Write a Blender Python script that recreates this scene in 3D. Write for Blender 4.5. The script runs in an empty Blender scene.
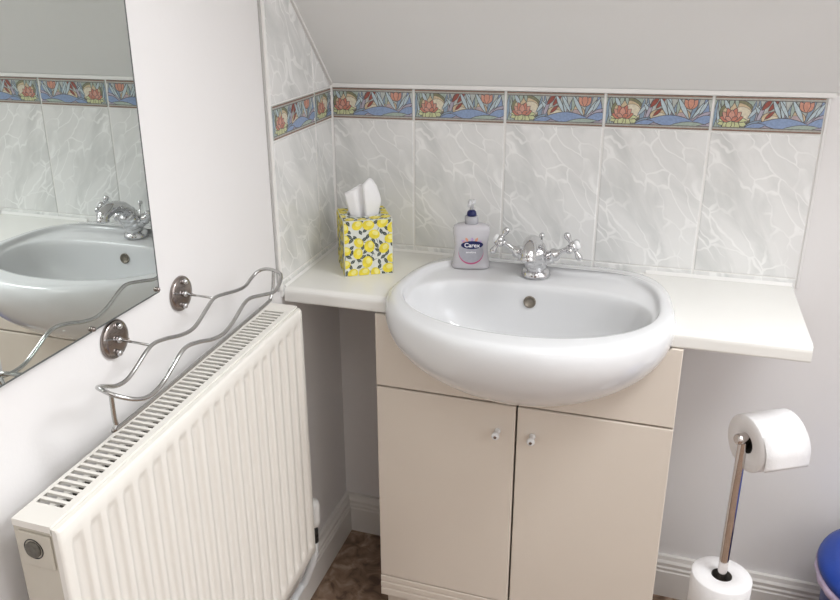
import bpy, bmesh, math, random
from mathutils import Vector, Matrix
from math import sin, cos, pi, radians
random.seed(7)
SC = bpy.context.scene
COL = SC.collection
T = 1.180            # height of the tile border's top edge above the floor; shapes below are measured from it

# ------------------------------------------------------------------ materials
def mat(name, col, rough=.5, metal=0., spec=.5, var=0., vscale=30., bump=0., bscale=200., trans=0., ior=1.45, coat=0.):
    m = bpy.data.materials.new(name); m.use_nodes = True
    nt = m.node_tree; b = nt.nodes['Principled BSDF']
    b.inputs['Base Color'].default_value = (*col, 1)
    b.inputs['Roughness'].default_value = rough
    b.inputs['Metallic'].default_value = metal
    b.inputs['Specular IOR Level'].default_value = spec
    b.inputs['Transmission Weight'].default_value = trans
    b.inputs['IOR'].default_value = ior
    b.inputs['Coat Weight'].default_value = coat
    tc = nt.nodes.new('ShaderNodeTexCoord')
    if var > 0:
        n = nt.nodes.new('ShaderNodeTexNoise'); n.inputs['Scale'].default_value = vscale; n.inputs['Detail'].default_value = 4
        nt.links.new(tc.outputs['Object'], n.inputs['Vector'])
        r = nt.nodes.new('ShaderNodeValToRGB')
        r.color_ramp.elements[0].position = .3; r.color_ramp.elements[1].position = .7
        r.color_ramp.elements[0].color = (*[c*(1-var) for c in col], 1)
        r.color_ramp.elements[1].color = (*[min(1, c*(1+var)) for c in col], 1)
        nt.links.new(n.outputs['Fac'], r.inputs['Fac']); nt.links.new(r.outputs['Color'], b.inputs['Base Color'])
    if bump > 0:
        n2 = nt.nodes.new('ShaderNodeTexNoise'); n2.inputs['Scale'].default_value = bscale
        nt.links.new(tc.outputs['Object'], n2.inputs['Vector'])
        bp = nt.nodes.new('ShaderNodeBump'); bp.inputs['Strength'].default_value = bump; bp.inputs['Distance'].default_value = .001
        nt.links.new(n2.outputs['Fac'], bp.inputs['Height']); nt.links.new(bp.outputs['Normal'], b.inputs['Normal'])
    return m

M = {}
M['wall'] = mat('wall_paint', (.83, .815, .81), .6, spec=.3, var=.012, vscale=3, bump=.15, bscale=140)
M['ceiling'] = mat('ceiling_paint', (.83, .83, .82), .8, spec=.2, var=.012, vscale=3, bump=.15, bscale=140)
M['gloss_white'] = mat('skirting_gloss', (.80, .775, .74), .3, var=.01, vscale=8)
M['worktop'] = mat('worktop_laminate', (.86, .85, .815), .22, var=.008, vscale=20)
M['ceramic'] = mat('basin_ceramic', (.75, .755, .765), .07, spec=.5, var=.004, vscale=5, coat=.3)
M['cabinet'] = mat('cream_laminate', (.76, .69, .61), .28, var=.008, vscale=10)
M['cabinet_dark'] = mat('carcass_inside', (.10, .07, .05), .8, var=.1)
M['knob'] = mat('white_knob', (.85, .85, .86), .15, var=.01)
M['chrome'] = mat('chrome', (.66, .66, .67), .07, metal=1, var=.02, vscale=60)
M['chrome_dark'] = mat('dark_chrome', (.33, .29, .27), .2, metal=1, var=.06, vscale=60)
M['wire'] = mat('wire_chrome', (.50, .50, .49), .20, metal=1, var=.03, vscale=60)
M['black'] = mat('black_plastic', (.012, .012, .012), .4, var=.1)
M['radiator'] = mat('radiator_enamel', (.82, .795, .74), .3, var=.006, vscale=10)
M['radiator_shade'] = mat('radiator_enamel_shaded', (.58, .54, .46), .4, var=.02, vscale=10)  # radiator enamel darkened: the shade of the end is put into the colour
M['fins'] = mat('convector_fins', (.12, .11, .09), .6, var=.2, vscale=200)
M['mirror_m'] = mat('mirror_silver', (.74, .785, .765), .0, metal=1, var=.002)
M['glass_edge'] = mat('mirror_edge', (.10, .11, .11), .3, var=.05)
M['grout'] = mat('grout', (.87, .86, .84), .6, var=.02)
M['caulk'] = mat('caulk', (.88, .87, .85), .4, var=.01)
M['trimdark'] = mat('tile_trim_painted_shadow', (.52, .51, .50), .5, var=.02)
M['trimgrey'] = mat('tile_trim', (.80, .79, .78), .3, var=.01)
M['paper'] = mat('toilet_paper', (.88, .87, .875), .95, spec=.1, var=.015, vscale=60, bump=.6, bscale=350)
M['tissue'] = mat('tissue', (.92, .92, .93), .95, spec=.1, var=.01, bump=.3, bscale=200)
M['blue'] = mat('blue_plastic', (.012, .05, .30), .35, var=.05, vscale=30, bump=.2)
M['blue_lid'] = mat('blue_lid_plastic', (.02, .075, .34), .4, var=.05, vscale=30, bump=.2)
M['liner'] = mat('bin_liner', (.55, .45, .62), .35, var=.15, vscale=60)
M['wood'] = mat('dark_wood', (.13, .075, .045), .35, var=.25, vscale=14)
M['dull_metal'] = mat('dull_overflow', (.26, .23, .19), .5, metal=.6, var=.1, vscale=200)
M['pvc'] = mat('white_plastic', (.82, .82, .80), .35, var=.01)
M['pipe'] = mat('pipe_plastic', (.72, .74, .75), .3, var=.03)

def marble():
    m = mat('marble_tile', (.80, .80, .79), .16, coat=.2)
    nt = m.node_tree; b = nt.nodes['Principled BSDF']; L = nt.links.new
    tc = nt.nodes.new('ShaderNodeTexCoord')
    mp = nt.nodes.new('ShaderNodeMapping'); mp.inputs['Rotation'].default_value = (0, 0, radians(-38)); mp.inputs['Scale'].default_value = (1, .38, 1)
    mp0 = nt.nodes.new('ShaderNodeMapping'); mp0.inputs['Rotation'].default_value = (0, 0, radians(-35)); 
    L(tc.outputs['UV'], mp0.inputs['Vector']); L(mp0.outputs['Vector'], mp.inputs['Vector'])
    mp.inputs['Rotation'].default_value = (0, 0, 0)
    n = nt.nodes.new('ShaderNodeTexNoise'); n.inputs['Scale'].default_value = 17; n.inputs['Detail'].default_value = 6; n.inputs['Distortion'].default_value = .6
    L(mp.outputs['Vector'], n.inputs['Vector'])
    r = nt.nodes.new('ShaderNodeValToRGB'); e = r.color_ramp.elements
    e[0].position = .32; e[0].color = (.66, .67, .66, 1); e[1].position = .57; e[1].color = (.83, .83, .82, 1)
    L(n.outputs['Fac'], r.inputs['Fac'])
    # pale crackle veins, drawn out along the diagonal
    wn = nt.nodes.new('ShaderNodeTexNoise'); wn.inputs['Scale'].default_value = 9; wn.inputs['Detail'].default_value = 3
    L(tc.outputs['UV'], wn.inputs['Vector'])
    vm = nt.nodes.new('ShaderNodeVectorMath'); vm.operation = 'MULTIPLY_ADD'; vm.inputs[1].default_value = (.07, .07, 0)
    L(wn.outputs['Color'], vm.inputs[0])
    mp2 = nt.nodes.new('ShaderNodeMapping'); mp2.inputs['Scale'].default_value = (1, .42, 1)
    L(mp0.outputs['Vector'], mp2.inputs['Vector']); L(mp2.outputs['Vector'], vm.inputs[2])
    v = nt.nodes.new('ShaderNodeTexVoronoi'); v.feature = 'DISTANCE_TO_EDGE'; v.inputs['Scale'].default_value = 33
    L(vm.outputs['Vector'], v.inputs['Vector'])
    r2 = nt.nodes.new('ShaderNodeValToRGB'); e2 = r2.color_ramp.elements
    e2[0].position = .02; e2[0].color = (1, 1, 1, 1); e2[1].position = .05; e2[1].color = (0, 0, 0, 1)
    L(v.outputs['Distance'], r2.inputs['Fac'])
    n3 = nt.nodes.new('ShaderNodeTexNoise'); n3.inputs['Scale'].default_value = 12; L(tc.outputs['UV'], n3.inputs['Vector'])
    r3 = nt.nodes.new('ShaderNodeValToRGB'); r3.color_ramp.elements[0].position = .38; r3.color_ramp.elements[1].position = .55
    L(n3.outputs['Fac'], r3.inputs['Fac'])
    ml = nt.nodes.new('ShaderNodeMath'); ml.operation = 'MULTIPLY'; L(r2.outputs['Color'], ml.inputs[0]); L(r3.outputs['Color'], ml.inputs[1])
    mu = nt.nodes.new('ShaderNodeMath'); mu.operation = 'MULTIPLY'; mu.inputs[1].default_value = .8; L(ml.outputs[0], mu.inputs[0])
    mix = nt.nodes.new('ShaderNodeMix'); mix.data_type = 'RGBA'
    L(mu.outputs[0], mix.inputs[0]); L(r.outputs['Color'], mix.inputs[6]); mix.inputs[7].default_value = (.95, .95, .94, 1)
    L(mix.outputs[2], b.inputs['Base Color'])
    return m
M['marble'] = marble()

def floor_mat():
    m = mat('floor_vinyl', (.2, .13, .09), .35)
    nt = m.node_tree; b = nt.nodes['Principled BSDF']; L = nt.links.new
    tc = nt.nodes.new('ShaderNodeTexCoord')
    n = nt.nodes.new('ShaderNodeTexNoise'); n.inputs['Scale'].default_value = 22; n.inputs['Detail'].default_value = 8; n.inputs['Distortion'].default_value = 1.2
    L(tc.outputs['Object'], n.inputs['Vector'])
    r = nt.nodes.new('ShaderNodeValToRGB'); e = r.color_ramp.elements
    e[0].position = .35; e[0].color = (.13, .08, .052, 1); e[1].position = .7; e[1].color = (.50, .38, .29, 1)
    k = r.color_ramp.elements.new(.52); k.color = (.30, .20, .14, 1)
    L(n.outputs['Fac'], r.inputs['Fac'])
    br = nt.nodes.new('ShaderNodeTexBrick'); br.offset = 0; br.inputs['Scale'].default_value = 1; br.inputs['Mortar Size'].default_value = .004
    br.inputs['Brick Width'].default_value = .33; br.inputs['Row Height'].default_value = .33
    br.inputs['Mortar'].default_value = (.40, .33, .27, 1)
    mp = nt.nodes.new('ShaderNodeMapping'); mp.inputs['Location'].default_value = (.03, .30, 0)
    L(tc.outputs['Object'], mp.inputs['Vector']); L(mp.outputs['Vector'], br.inputs['Vector'])
    L(r.outputs['Color'], br.inputs['Color1']); L(r.outputs['Color'], br.inputs['Color2'])
    L(br.outputs['Color'], b.inputs['Base Color'])
    return m
M['floor'] = floor_mat()

# ------------------------------------------------------------------ mesh builder
class MB:
    def __init__(s, T_=T):
        s.bm = bmesh.new(); s.mats = []; s.T = T_
        s.uv = None
    def mi(s, m):
        if m is None: return 0
        if m not in s.mats: s.mats.append(m)
        return s.mats.index(m)
    def face(s, pts, m=None, smooth=False, uvs=None):
        vs = [s.bm.verts.new(p) for p in pts]
        f = s.bm.faces.new(vs); f.material_index = s.mi(m); f.smooth = smooth
        if uvs:
            if s.uv is None: s.uv = s.bm.loops.layers.uv.new('UVMap')
            for l, u in zip(f.loops, uvs): l[s.uv].uv = u
        return f
    def box(s, x0, x1, y0, y1, z0, z1, m=None, bev=0., seg=2, only=None):
        v = [s.bm.verts.new((x, y, z)) for x in (x0, x1) for y in (y0, y1) for z in (z0, z1)]
        idx = [(0,1,3,2), (4,6,7,5), (0,4,5,1), (2,3,7,6), (0,2,6,4), (1,5,7,3)]
        fs = []
        for q in idx:
            f = s.bm.faces.new([v[i] for i in q]); f.material_index = s.mi(m); fs.append(f)
        bmesh.ops.recalc_face_normals(s.bm, faces=fs)
        if bev > 0:
            es = set(e for f in fs for e in f.edges)
            if only: es = [e for e in es if only(e)]
            r = bmesh.ops.bevel(s.bm, geom=list(es), offset=bev, segments=seg, affect='EDGES', profile=.5)
        return v
    def grid(s, rows, closed=False, m=None, smooth=True, cap0=False, cap1=False):
        """rows: list of rings of points"""
        R = [[s.bm.verts.new(p) for p in r] for r in rows]
        n = len(R[0]); fs = []
        for a, b in zip(R[:-1], R[1:]):
            for i in range(n if closed else n-1):
                j = (i+1) % n
                f = s.bm.faces.new((a[i], a[j], b[j], b[i])); f.smooth = smooth; f.material_index = s.mi(m); fs.append(f)
        if cap0: f = s.bm.faces.new(R[0][::-1]); f.material_index = s.mi(m); fs.append(f)
        if cap1: f = s.bm.faces.new(R[-1]); f.material_index = s.mi(m); fs.append(f)
        return R
    def tube(s, pts, r, m=None, n=10, cap=True, smooth_pts=0, closed=False):
        P = [Vector(p) for p in pts]
        if smooth_pts: P = catmull(P, smooth_pts, closed)
        N = len(P); rr = r if isinstance(r, (list, tuple)) else [r]*N
        if len(rr) != N: rr = [rr[min(len(rr)-1, int(i/(N-1)*(len(rr)-1)+.5))] for i in range(N)]
        rows = []; up = None
        for i in range(N):
            a = P[(i-1) % N] if (closed or i > 0) else P[0]
            b = P[(i+1) % N] if (closed or i < N-1) else P[-1]
            t = (b-a).normalized()
            if up is None:
                up = t.orthogonal().normalized()
            up = (up - t*up.dot(t)).normalized(); w = t.cross(up)
            rows.append([P[i] + (up*cos(2*pi*k/n) + w*sin(2*pi*k/n))*rr[i] for k in range(n)])
        if closed: rows.append(rows[0])
        s.grid(rows, True, m, True, cap and not closed, cap and not closed)
        if closed: bmesh.ops.remove_doubles(s.bm, verts=s.bm.verts[:], dist=1e-6)
    def lathe(s, prof, mtx=None, m=None, n=32, smooth=True):
        """prof: (radius, height) list along local z"""
        mtx = mtx or Matrix()
        rows = [[mtx @ Vector((r*cos(2*pi*k/n), r*sin(2*pi*k/n), h)) for k in range(n)] for r, h in prof if r > 1e-6]
        s.grid(rows, True, m, smooth, prof[0][0] > 1e-6 or True, True)
    def ball(s, c, r, m=None, n=12):
        prof = [(r*sin(pi*k/8), -r*cos(pi*k/8)) for k in range(1, 8)]
        s.lathe(prof, Matrix.Translation(c), m, n)
    def prism(s, poly, ax, a, b, m=None, bev=0, smooth=False):
        """poly in 2D; ax = axis index of extrusion"""
        def P(q, t):
            q = list(q); q.insert(ax, t); return tuple(q)
        A = [s.bm.verts.new(P(q, a)) for q in poly]; B = [s.bm.verts.new(P(q, b)) for q in poly]
        fs = [s.bm.faces.new(A), s.bm.faces.new(B[::-1])]
        n = len(poly)
        for i in range(n): 
            f = s.bm.faces.new((A[i], B[i], B[(i+1) % n], A[(i+1) % n])); f.smooth = smooth; fs.append(f)
        for f in fs: f.material_index = s.mi(m)
        bmesh.ops.recalc_face_normals(s.bm, faces=fs)
        return A, B
    def build(s, name, m=None, parent=None, recalc=True, auto=True, sub=0):
        if recalc: bmesh.ops.recalc_face_normals(s.bm, faces=s.bm.faces[:])
        for v in s.bm.verts: v.co.z += s.T
        off = Vector((0, 0, 0))
        if parent is None and s.bm.verts:
            xs = [v.co for v in s.bm.verts]
            off = Vector(((min(v.x for v in xs)+max(v.x for v in xs))/2, (min(v.y for v in xs)+max(v.y for v in xs))/2, min(v.z for v in xs)))
        elif parent is not None:
            off = world_loc(parent)
        for v in s.bm.verts: v.co -= off
        me = bpy.data.meshes.new(name); s.bm.to_mesh(me); s.bm.free()
        for k in (s.mats if s.mats else [m]): me.materials.append(M[k] if isinstance(k, str) else k)
        o = bpy.data.objects.new(name, me); COL.objects.link(o)
        if parent is None: o.location = off
        else: o.parent = parent
        if sub:
            md = o.modifiers.new('subdivision', 'SUBSURF'); md.levels = sub; md.render_levels = sub
        return o

def world_loc(o):
    v = Vector(o.location)
    while o.parent: o = o.parent; v += Vector(o.location)
    return v
def catmull(P, k, closed=False):
    out = []; n = len(P)
    for i in range(n if closed else n-1):
        p0 = P[(i-1) % n] if (closed or i > 0) else P[0]; p1 = P[i]; p2 = P[(i+1) % n]
        p3 = P[(i+2) % n] if (closed or i+2 < n) else P[-1]
        for j in range(k):
            t = j/k
            out.append(.5*((2*p1)+(p2-p0)*t+(2*p0-5*p1+4*p2-p3)*t*t+(-p0+3*p1-3*p2+p3)*t**3))
    if not closed: out.append(P[-1])
    return out
def thing(name, label, cat, loc, group=None):
    o = bpy.data.objects.new(name, None); COL.objects.link(o); o.location = (loc[0], loc[1], loc[2]+T)
    o.empty_display_size = .05
    o['label'] = label; o['category'] = cat
    if group: o['group'] = group
    return o
def tag(o, label, cat, group=None):
    o['label'] = label; o['category'] = cat
    if group: o['group'] = group
    return o
def struct(o): o['kind'] = 'structure'; return o
def frame(loc, zdir, xdir=None):
    z = Vector(zdir).normalized(); x = Vector(xdir) if xdir else z.orthogonal()
    x = (x - z*x.dot(z)).normalized(); y = z.cross(x)
    m = Matrix((x, y, z)).transposed().to_4x4(); m.translation = Vector(loc); return m

# ------------------------------------------------------------------ polygon art helpers
def clip_poly(poly, x0, x1, y0, y1):
    def half(P, f):
        out = []
        for i in range(len(P)):
            a, b = P[i], P[(i+1) % len(P)]; fa, fb = f(a), f(b)
            if fa >= 0: out.append(a)
            if (fa >= 0) != (fb >= 0):
                t = fa/(fa-fb); out.append((a[0]+(b[0]-a[0])*t, a[1]+(b[1]-a[1])*t))
        return out
    for f in (lambda p: p[0]-x0, lambda p: x1-p[0], lambda p: p[1]-y0, lambda p: y1-p[1]):
        poly = half(poly, f)
        if len(poly) < 3: return []
    # drop doubles
    out = [poly[0]]
    for q in poly[1:]:
        if abs(q[0]-out[-1][0])+abs(q[1]-out[-1][1]) > 1e-6: out.append(q)
    if len(out) > 2 and abs(out[0][0]-out[-1][0])+abs(out[0][1]-out[-1][1]) < 1e-6: out.pop()
    return out if len(out) > 2 else []
def ell(cx, cy, a, b, ang=0, n=18):
    c, s_ = cos(radians(ang)), sin(radians(ang))
    return [(cx+a*cos(t)*c-b*sin(t)*s_, cy+a*cos(t)*s_+b*sin(t)*c) for t in [2*pi*k/n for k in range(n)]]
def petal(cx, cy, L, w, ang, n=8, tip=1.0):
    """leaf starting at (cx,cy), length L, full width w"""
    c, s_ = cos(radians(ang)), sin(radians(ang)); pts = []
    top = [(L*k/n, w/2*sin(pi*(k/n)**tip)) for k in range(n+1)]
    pts = top + [(x, -y) for x, y in top[-2:0:-1]]
    return [(cx+x*c-y*s_, cy+x*s_+y*c) for x, y in pts]

ART_COL = {'bg': (.52, .55, .52), 'brown': (.27, .17, .13), 'grey': (.45, .44, .40), 'dark': (.13, .12, .12), 'tan': (.62, .50, .33),
           'cream': (.72, .66, .52), 'olive': (.24, .24, .15), 'red': (.56, .23, .17), 'pink': (.64, .34, .27), 'green': (.60, .63, .36),
           'sage': (.40, .48, .42), 'steel': (.27, .36, .46), 'pale': (.50, .60, .64), 'rush': (.33, .10, .08), 'blue': (.27, .36, .55), 'lilac': (.46, .42, .50),
           'coral': (.62, .31, .23), 'mauve': (.50, .40, .42)}
for k, c in ART_COL.items(): M['art_'+k] = mat('border_glaze_'+k, c, .25, var=.12, vscale=250)

def art_shapes():
    """one border tile, 480 x 160 units, y up from the bottom"""
    S = []
    def add(col, poly, line=2.6):
        if line:
            cx = sum(p[0] for p in poly)/len(poly); cy = sum(p[1] for p in poly)/len(poly)
            out = []
            n = len(poly)
            for i in range(n):
                a, b, c = poly[i-1], poly[i], poly[(i+1) % n]
                tx, ty = c[0]-a[0], c[1]-a[1]; l = math.hypot(tx, ty) or 1
                nx, ny = ty/l, -tx/l
                if nx*(b[0]-cx)+ny*(b[1]-cy) < 0: nx, ny = -nx, -ny
                out.append((b[0]+nx*line, b[1]+ny*line))
            S.append(('dark', out))
        S.append((col, poly))
    add('bg', [(0, 0), (480, 0), (480, 160), (0, 160)], 0)
    add('sage', [(0, 20), (170, 20), (170, 140), (0, 140)], 0)
    add('lilac', [(180, 20), (480, 20), (480, 80), (180, 80)], 0)
    for x, a, w, c in ((2, 84, 16, 'steel'), (26, 92, 16, 'pale'), (46, 104, 10, 'sage')): add(c, petal(x, 15, 130, w, a))
    add('olive', ell(100, 82, 74, 54)); add('tan', ell(102, 78, 64, 45), 1.5); add('cream', ell(120, 74, 44, 34), 1.5)
    add('pale', petal(40, 140, 60, 16, -60)); add('sage', petal(75, 150, 45, 18, -95)); add('sage', petal(92, 150, 45, 14, -80))
    for a, L, w in ((200, 62, 26), (-20, 76, 26), (225, 52, 24), (-45, 58, 24), (-78, 44, 22), (-110, 44, 22), (185, 58, 18), (-3, 70, 18)):
        add('green', petal(80, 56, L, w, a))
    for a, L, w, c in ((165, 52, 24, 'red'), (18, 52, 24, 'red'), (140, 54, 26, 'pink'), (42, 54, 26, 'pink'), (112, 56, 24, 'red'), (70, 56, 24, 'red'), (91, 44, 26, 'pink'), (150, 30, 16, 'pink'), (30, 30, 16, 'red')):
        add(c, petal(80, 50, L, w, a))
    for x, y, a, L, w, c in ((165, 15, 84, 120, 20, 'steel'), (205, 12, 96, 130, 16, 'steel'), (150, 60, 50, 75, 14, 'pale'), (220, 60, 130, 70, 14, 'pale'), (180, 20, 70, 130, 14, 'lilac'), (140, 30, 20, 70, 12, 'steel')):
        add(c, petal(x, y, L, w, a))
    add('tan', ell(250, 62, 42, 26)); add('cream', ell(254, 56, 32, 18), 1.5)
    add('tan', ell(350, 66, 40, 26)); add('mauve', ell(350, 60, 30, 18), 1.5)
    for x, y, a, L, w in ((205, 96, 50, 62, 17), (232, 92, 50, 66, 17), (222, 60, 42, 50, 12)): add('rush', petal(x, y, L, w, a))
    for x, y, a, L, w, c in ((290, 60, 118, 92, 17, 'pale'), (298, 60, 96, 95, 20, 'pale'), (308, 60, 66, 95, 16, 'steel'), (322, 64, 122, 90, 14, 'pale'), (330, 66, 84, 90, 16, 'sage'),
                             (385, 50, 122, 108, 18, 'pale'), (390, 50, 70, 110, 16, 'steel'), (396, 50, 52, 110, 14, 'pale')): add(c, petal(x, y, L, w, a))
    for a, L in ((125, 50), (55, 50), (90, 54)): add('coral', petal(388, 92, L, 26, a))
    for x, y, a, L, w, c in ((440, 30, 80, 112, 26, 'steel'), (462, 30, 95, 112, 26, 'blue'), (428, 70, 60, 70, 14, 'pale'), (420, 60, 20, 70, 14, 'lilac')): add(c, petal(x, y, L, w, a))
    add('blue', petal(200, 44, 210, 46, -1)); add('blue', petal(398, 38, 110, 34, 12)); add('blue', petal(140, 24, 90, 22, 8))
    add('sage', petal(300, 22, 150, 22, 4)); 
    S = [(c, [(x, (y-22)*1.13+16) for x, y in P]) for c, P in S]
    def bar(c, a, b): S.append((c, [(0, a), (480, a), (480, b), (0, b)]))
    bar('grey', 144, 160); bar('dark', 142, 145); bar('brown', 153, 160); bar('grey', 0, 16); bar('dark', 15, 18); bar('brown', 0, 7)
    return S
ART = art_shapes()

GR = .0022     # half a grout line
def border_art(mb, place, u0, u1, shift, z0, z1, base):
    """place(u, z, n): tile coordinates to the wall; u0..u1 the tile's extent, shift the position of the print's left edge"""
    for k, (c, poly) in enumerate(ART):
        P = [(shift+.0022+p[0]/480*.1956, z0+p[1]/160*(z1-z0)) for p in poly]
        P = clip_poly(P, u0, u1, z0, z1)
        if P: mb.face([place(u, z, base+.00001*(k+1)) for u, z in P], 'art_'+c)

def tile(mb, poly, place, uvo, m='marble', th=.0065, bev=.0012):
    """a tile cut to poly (convex) with an eased edge"""
    n = len(poly); cx = sum(p[0] for p in poly)/n; cy = sum(p[1] for p in poly)/n
    def inset(d):
        out = []
        for i in range(n):
            a, b, c = poly[i-1], poly[i], poly[(i+1) % n]
            d1 = Vector((b[0]-a[0], b[1]-a[1])).normalized(); d2 = Vector((c[0]-b[0], c[1]-b[1])).normalized()
            n1 = Vector((-d1.y, d1.x)); n2 = Vector((-d2.y, d2.x))
            if n1.dot(Vector((cx-b[0], cy-b[1]))) < 0: n1 = -n1
            if n2.dot(Vector((cx-b[0], cy-b[1]))) < 0: n2 = -n2
            k = n1+n2; k = k/ max(.3, (1+n1.dot(n2)))
            out.append((b[0]+k.x*d, b[1]+k.y*d))
        return out
    r = [(poly, 0), (poly, th-bev), (inset(bev*.4), th-bev*.35), (inset(bev*1.3), th)]
    for (A, ha), (B, hb) in zip(r[:-1], r[1:]):
        for i in range(n):
            j = (i+1) % n
            q = [(A[i], ha), (A[j], ha), (B[j], hb), (B[i], hb)]
            mb.face([place(p[0], p[1], h) for p, h in q], m, False, [(p[0]-uvo[0], p[1]-uvo[1]) for p, h in q])
    mb.face([place(p[0], p[1], th) for p in r[-1][0]], m, False, [(p[0]-uvo[0], p[1]-uvo[1]) for p in r[-1][0]])

HB, HT = .0678, .2873
WZ = -.3696      # worktop surface
XE = .985        # right end of tiling
YE = -.298       # front end of side tiling
A0 = .1913

# ------------------------------------------------------------------ room shell
FL = -T
HI = 1.17        # flat ceiling (rel)
XR, YB = 1.95, -2.7
W0 = .0065       # painted walls lie behind the tile faces
mb = MB(); mb.box(-.1, XR+.1, YB-.1, .1, FL-.1, FL); struct(mb.build('floor', 'floor'))
mb = MB(); mb.box(-.1, XR+.1, W0, .1, FL, .012); struct(mb.build('wall_back', 'wall'))
# left and right walls follow the slope
sl = [(YB-.1, FL), (.1, FL), (.1, .012), (W0, .012), (.012-HI, HI), (YB-.1, HI)]
sl = [(YB, FL), (W0, FL), (W0, .006), (.012-HI, HI), (YB, HI)]
mb = MB(); mb.prism(sl, 0, -.1, -W0); struct(mb.build('wall_left', 'wall'))
QY0, QY1, QZ0, QZ1 = -1.80, -.90, .05, .80      # unseen window added in the right wall for a fill light
mb = MB()
mb.prism([(YB, FL), (QY0, FL), (QY0, HI), (YB, HI)], 0, XR, XR+.1)
mb.prism([(QY0, FL), (QY1, FL), (QY1, QZ0), (QY0, QZ0)], 0, XR, XR+.1)
mb.prism([(QY0, QZ1), (QY1, QZ1), (QY1, .012-QY1), (.012-HI, HI), (QY0, HI)], 0, XR, XR+.1)
mb.prism([(QY1, FL), (W0, FL), (W0, .006), (QY1, .012-QY1)], 0, XR, XR+.1)
struct(mb.build('wall_right', 'wall'))
mb = MB()
for a in ((QY0, QY0+.045, QZ0, QZ1), (QY1-.045, QY1, QZ0, QZ1), (QY0+.045, QY1-.045, QZ0, QZ0+.045), (QY0+.045, QY1-.045, QZ1-.045, QZ1)): mb.box(XR+.03, XR+.07, *a)
mb.box(XR-.03, XR+.03, QY0-.02, QY1+.02, QZ0-.02, QZ0)
struct(mb.build('fill_window', 'gloss_white'))
mb = MB(); mb.box(-.1, XR+.1, YB-.1, YB, FL, HI); struct(mb.build('wall_front', 'wall'))
mb = MB(); mb.box(-.1, XR+.1, YB-.1, .012-HI, HI, HI+.1); struct(mb.build('ceiling', 'ceiling'))
# sloping ceiling with a roof window opening: frame along the slope, s = distance up the slope
def sp(x, s, n):      # n = height above the inner face of the slope (outwards)
    k = math.sqrt(.5)
    return (x, .0095 - s*k + n*k, .000 + s*k + n*k + .0)
SL = (HI+.0)*math.sqrt(2)+.02
WX0, WX1, WS0, WS1 = 1.04, 1.76, .66, 1.46
mb = MB()
def slab(x0, x1, s0, s1, n0=0, n1=.1, m=None):
    v = [sp(x, s, n) for x in (x0, x1) for s in (s0, s1) for n in (n0, n1)]
    vs = [mb.bm.verts.new(p) for p in v]
    for q in [(0,1,3,2), (4,6,7,5), (0,4,5,1), (2,3,7,6), (0,2,6,4), (1,5,7,3)]:
        f = mb.bm.faces.new([vs[i] for i in q]); f.material_index = mb.mi(m)
slab(-.1, WX0, 0, SL); slab(WX1, XR+.1, 0, SL); slab(WX0, WX1, 0, WS0); slab(WX0, WX1, WS1, SL)
o = mb.build('ceiling_slope', 'ceiling'); o.name = 'ceiling'; struct(o)
mb = MB()
for a in ((WX0, WX0+.04, WS0, WS1), (WX1-.04, WX1, WS0, WS1), (WX0+.04, WX1-.04, WS0, WS0+.04), (WX0+.04, WX1-.04, WS1-.04, WS1)): slab(*a, .03, .08, 'gloss_white')
struct(mb.build('window_1', 'gloss_white'))
# caulk lines where the slope meets the tiling
mb = MB(); mb.box(0, XE+.012, -.0030, .0064, .0002, .0085); struct(mb.build('trim_1', 'caulk'))
mb = MB(); mb.prism([(0.0, .004), (0.0, .0105), (-.31, .321), (-.31, .312)], 0, -.0064, .003); struct(mb.build('trim_2', 'caulk'))
# skirting boards: moulded profile (depth, height)
SK = [(0, 0), (.019, 0), (.019, .070), (.0165, .073), (.0175, .080), (.0145, .084), (.0155, .093), (.011, .099), (.009, .1085), (0, .1085)]
mb = MB(); mb.prism([(-W0+d, FL+h) for d, h in SK], 1, YB, W0); struct(mb.build('baseboard_left', 'gloss_white'))
mb = MB(); mb.prism([(W0-d, FL+h) for d, h in SK], 0, 0, XR); struct(mb.build('baseboard_back', 'gloss_white'))
mb = MB(); mb.prism([(XR-d, FL+h) for d, h in SK], 1, YB, W0); struct(mb.build('baseboard_right', 'gloss_white'))
# dark door added behind the camera, out of view, for the chrome to reflect
mb = MB(); mb.box(.35, 1.11, YB, YB+.035, FL, .80, bev=.004); d = struct(mb.build('added_door_1', 'wood'))
mb = MB(); mb.box(.44, .70, YB+.035, YB+.040, .05, .68, bev=.004); mb.box(.76, 1.02, YB+.035, YB+.040, .05, .68, bev=.004)
mb.box(.44, .70, YB+.035, YB+.040, -1.0, -.2, bev=.004); mb.box(.76, 1.02, YB+.035, YB+.040, -1.0, -.2, bev=.004); mb.build('door_panel', 'wood', d)

# ------------------------------------------------------------------ tiling
# back wall: place(u, z, h) -> world
pb = lambda u, z, h: (u, .0065-h, z)
E1 = thing('tiled_splashback', 'pale marble-look tiled splashback with lily border along the wall behind the basin', 'splashback', (.49, .006, WZ))
mb = MB(); mb.box(.0005, XE, .0015, .0064, WZ-.03, .0001); mb.build('grout', 'grout', E1)
xs = [0, A0, A0+.2, A0+.4, A0+.6, XE]
mb = MB()
for i in range(5):
    a, b = xs[i]+GR, xs[i+1]-GR
    uo = xs[i+1]-.2 if i == 0 else xs[i]
    tile(mb, [(a, -HB-HT+GR*.8), (b, -HB-HT+GR*.8), (b, -HB-GR*1.3), (a, -HB-GR*1.3)], pb, (uo, -HB-HT))
    tile(mb, [(a, WZ-.028), (b, WZ-.028), (b, -HB-HT-GR*.3), (a, -HB-HT-GR*.3)], pb, (uo+.3, -HB-HT-.1))
mb.build('marble_tiles', None, E1)
mb = MB()
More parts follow.
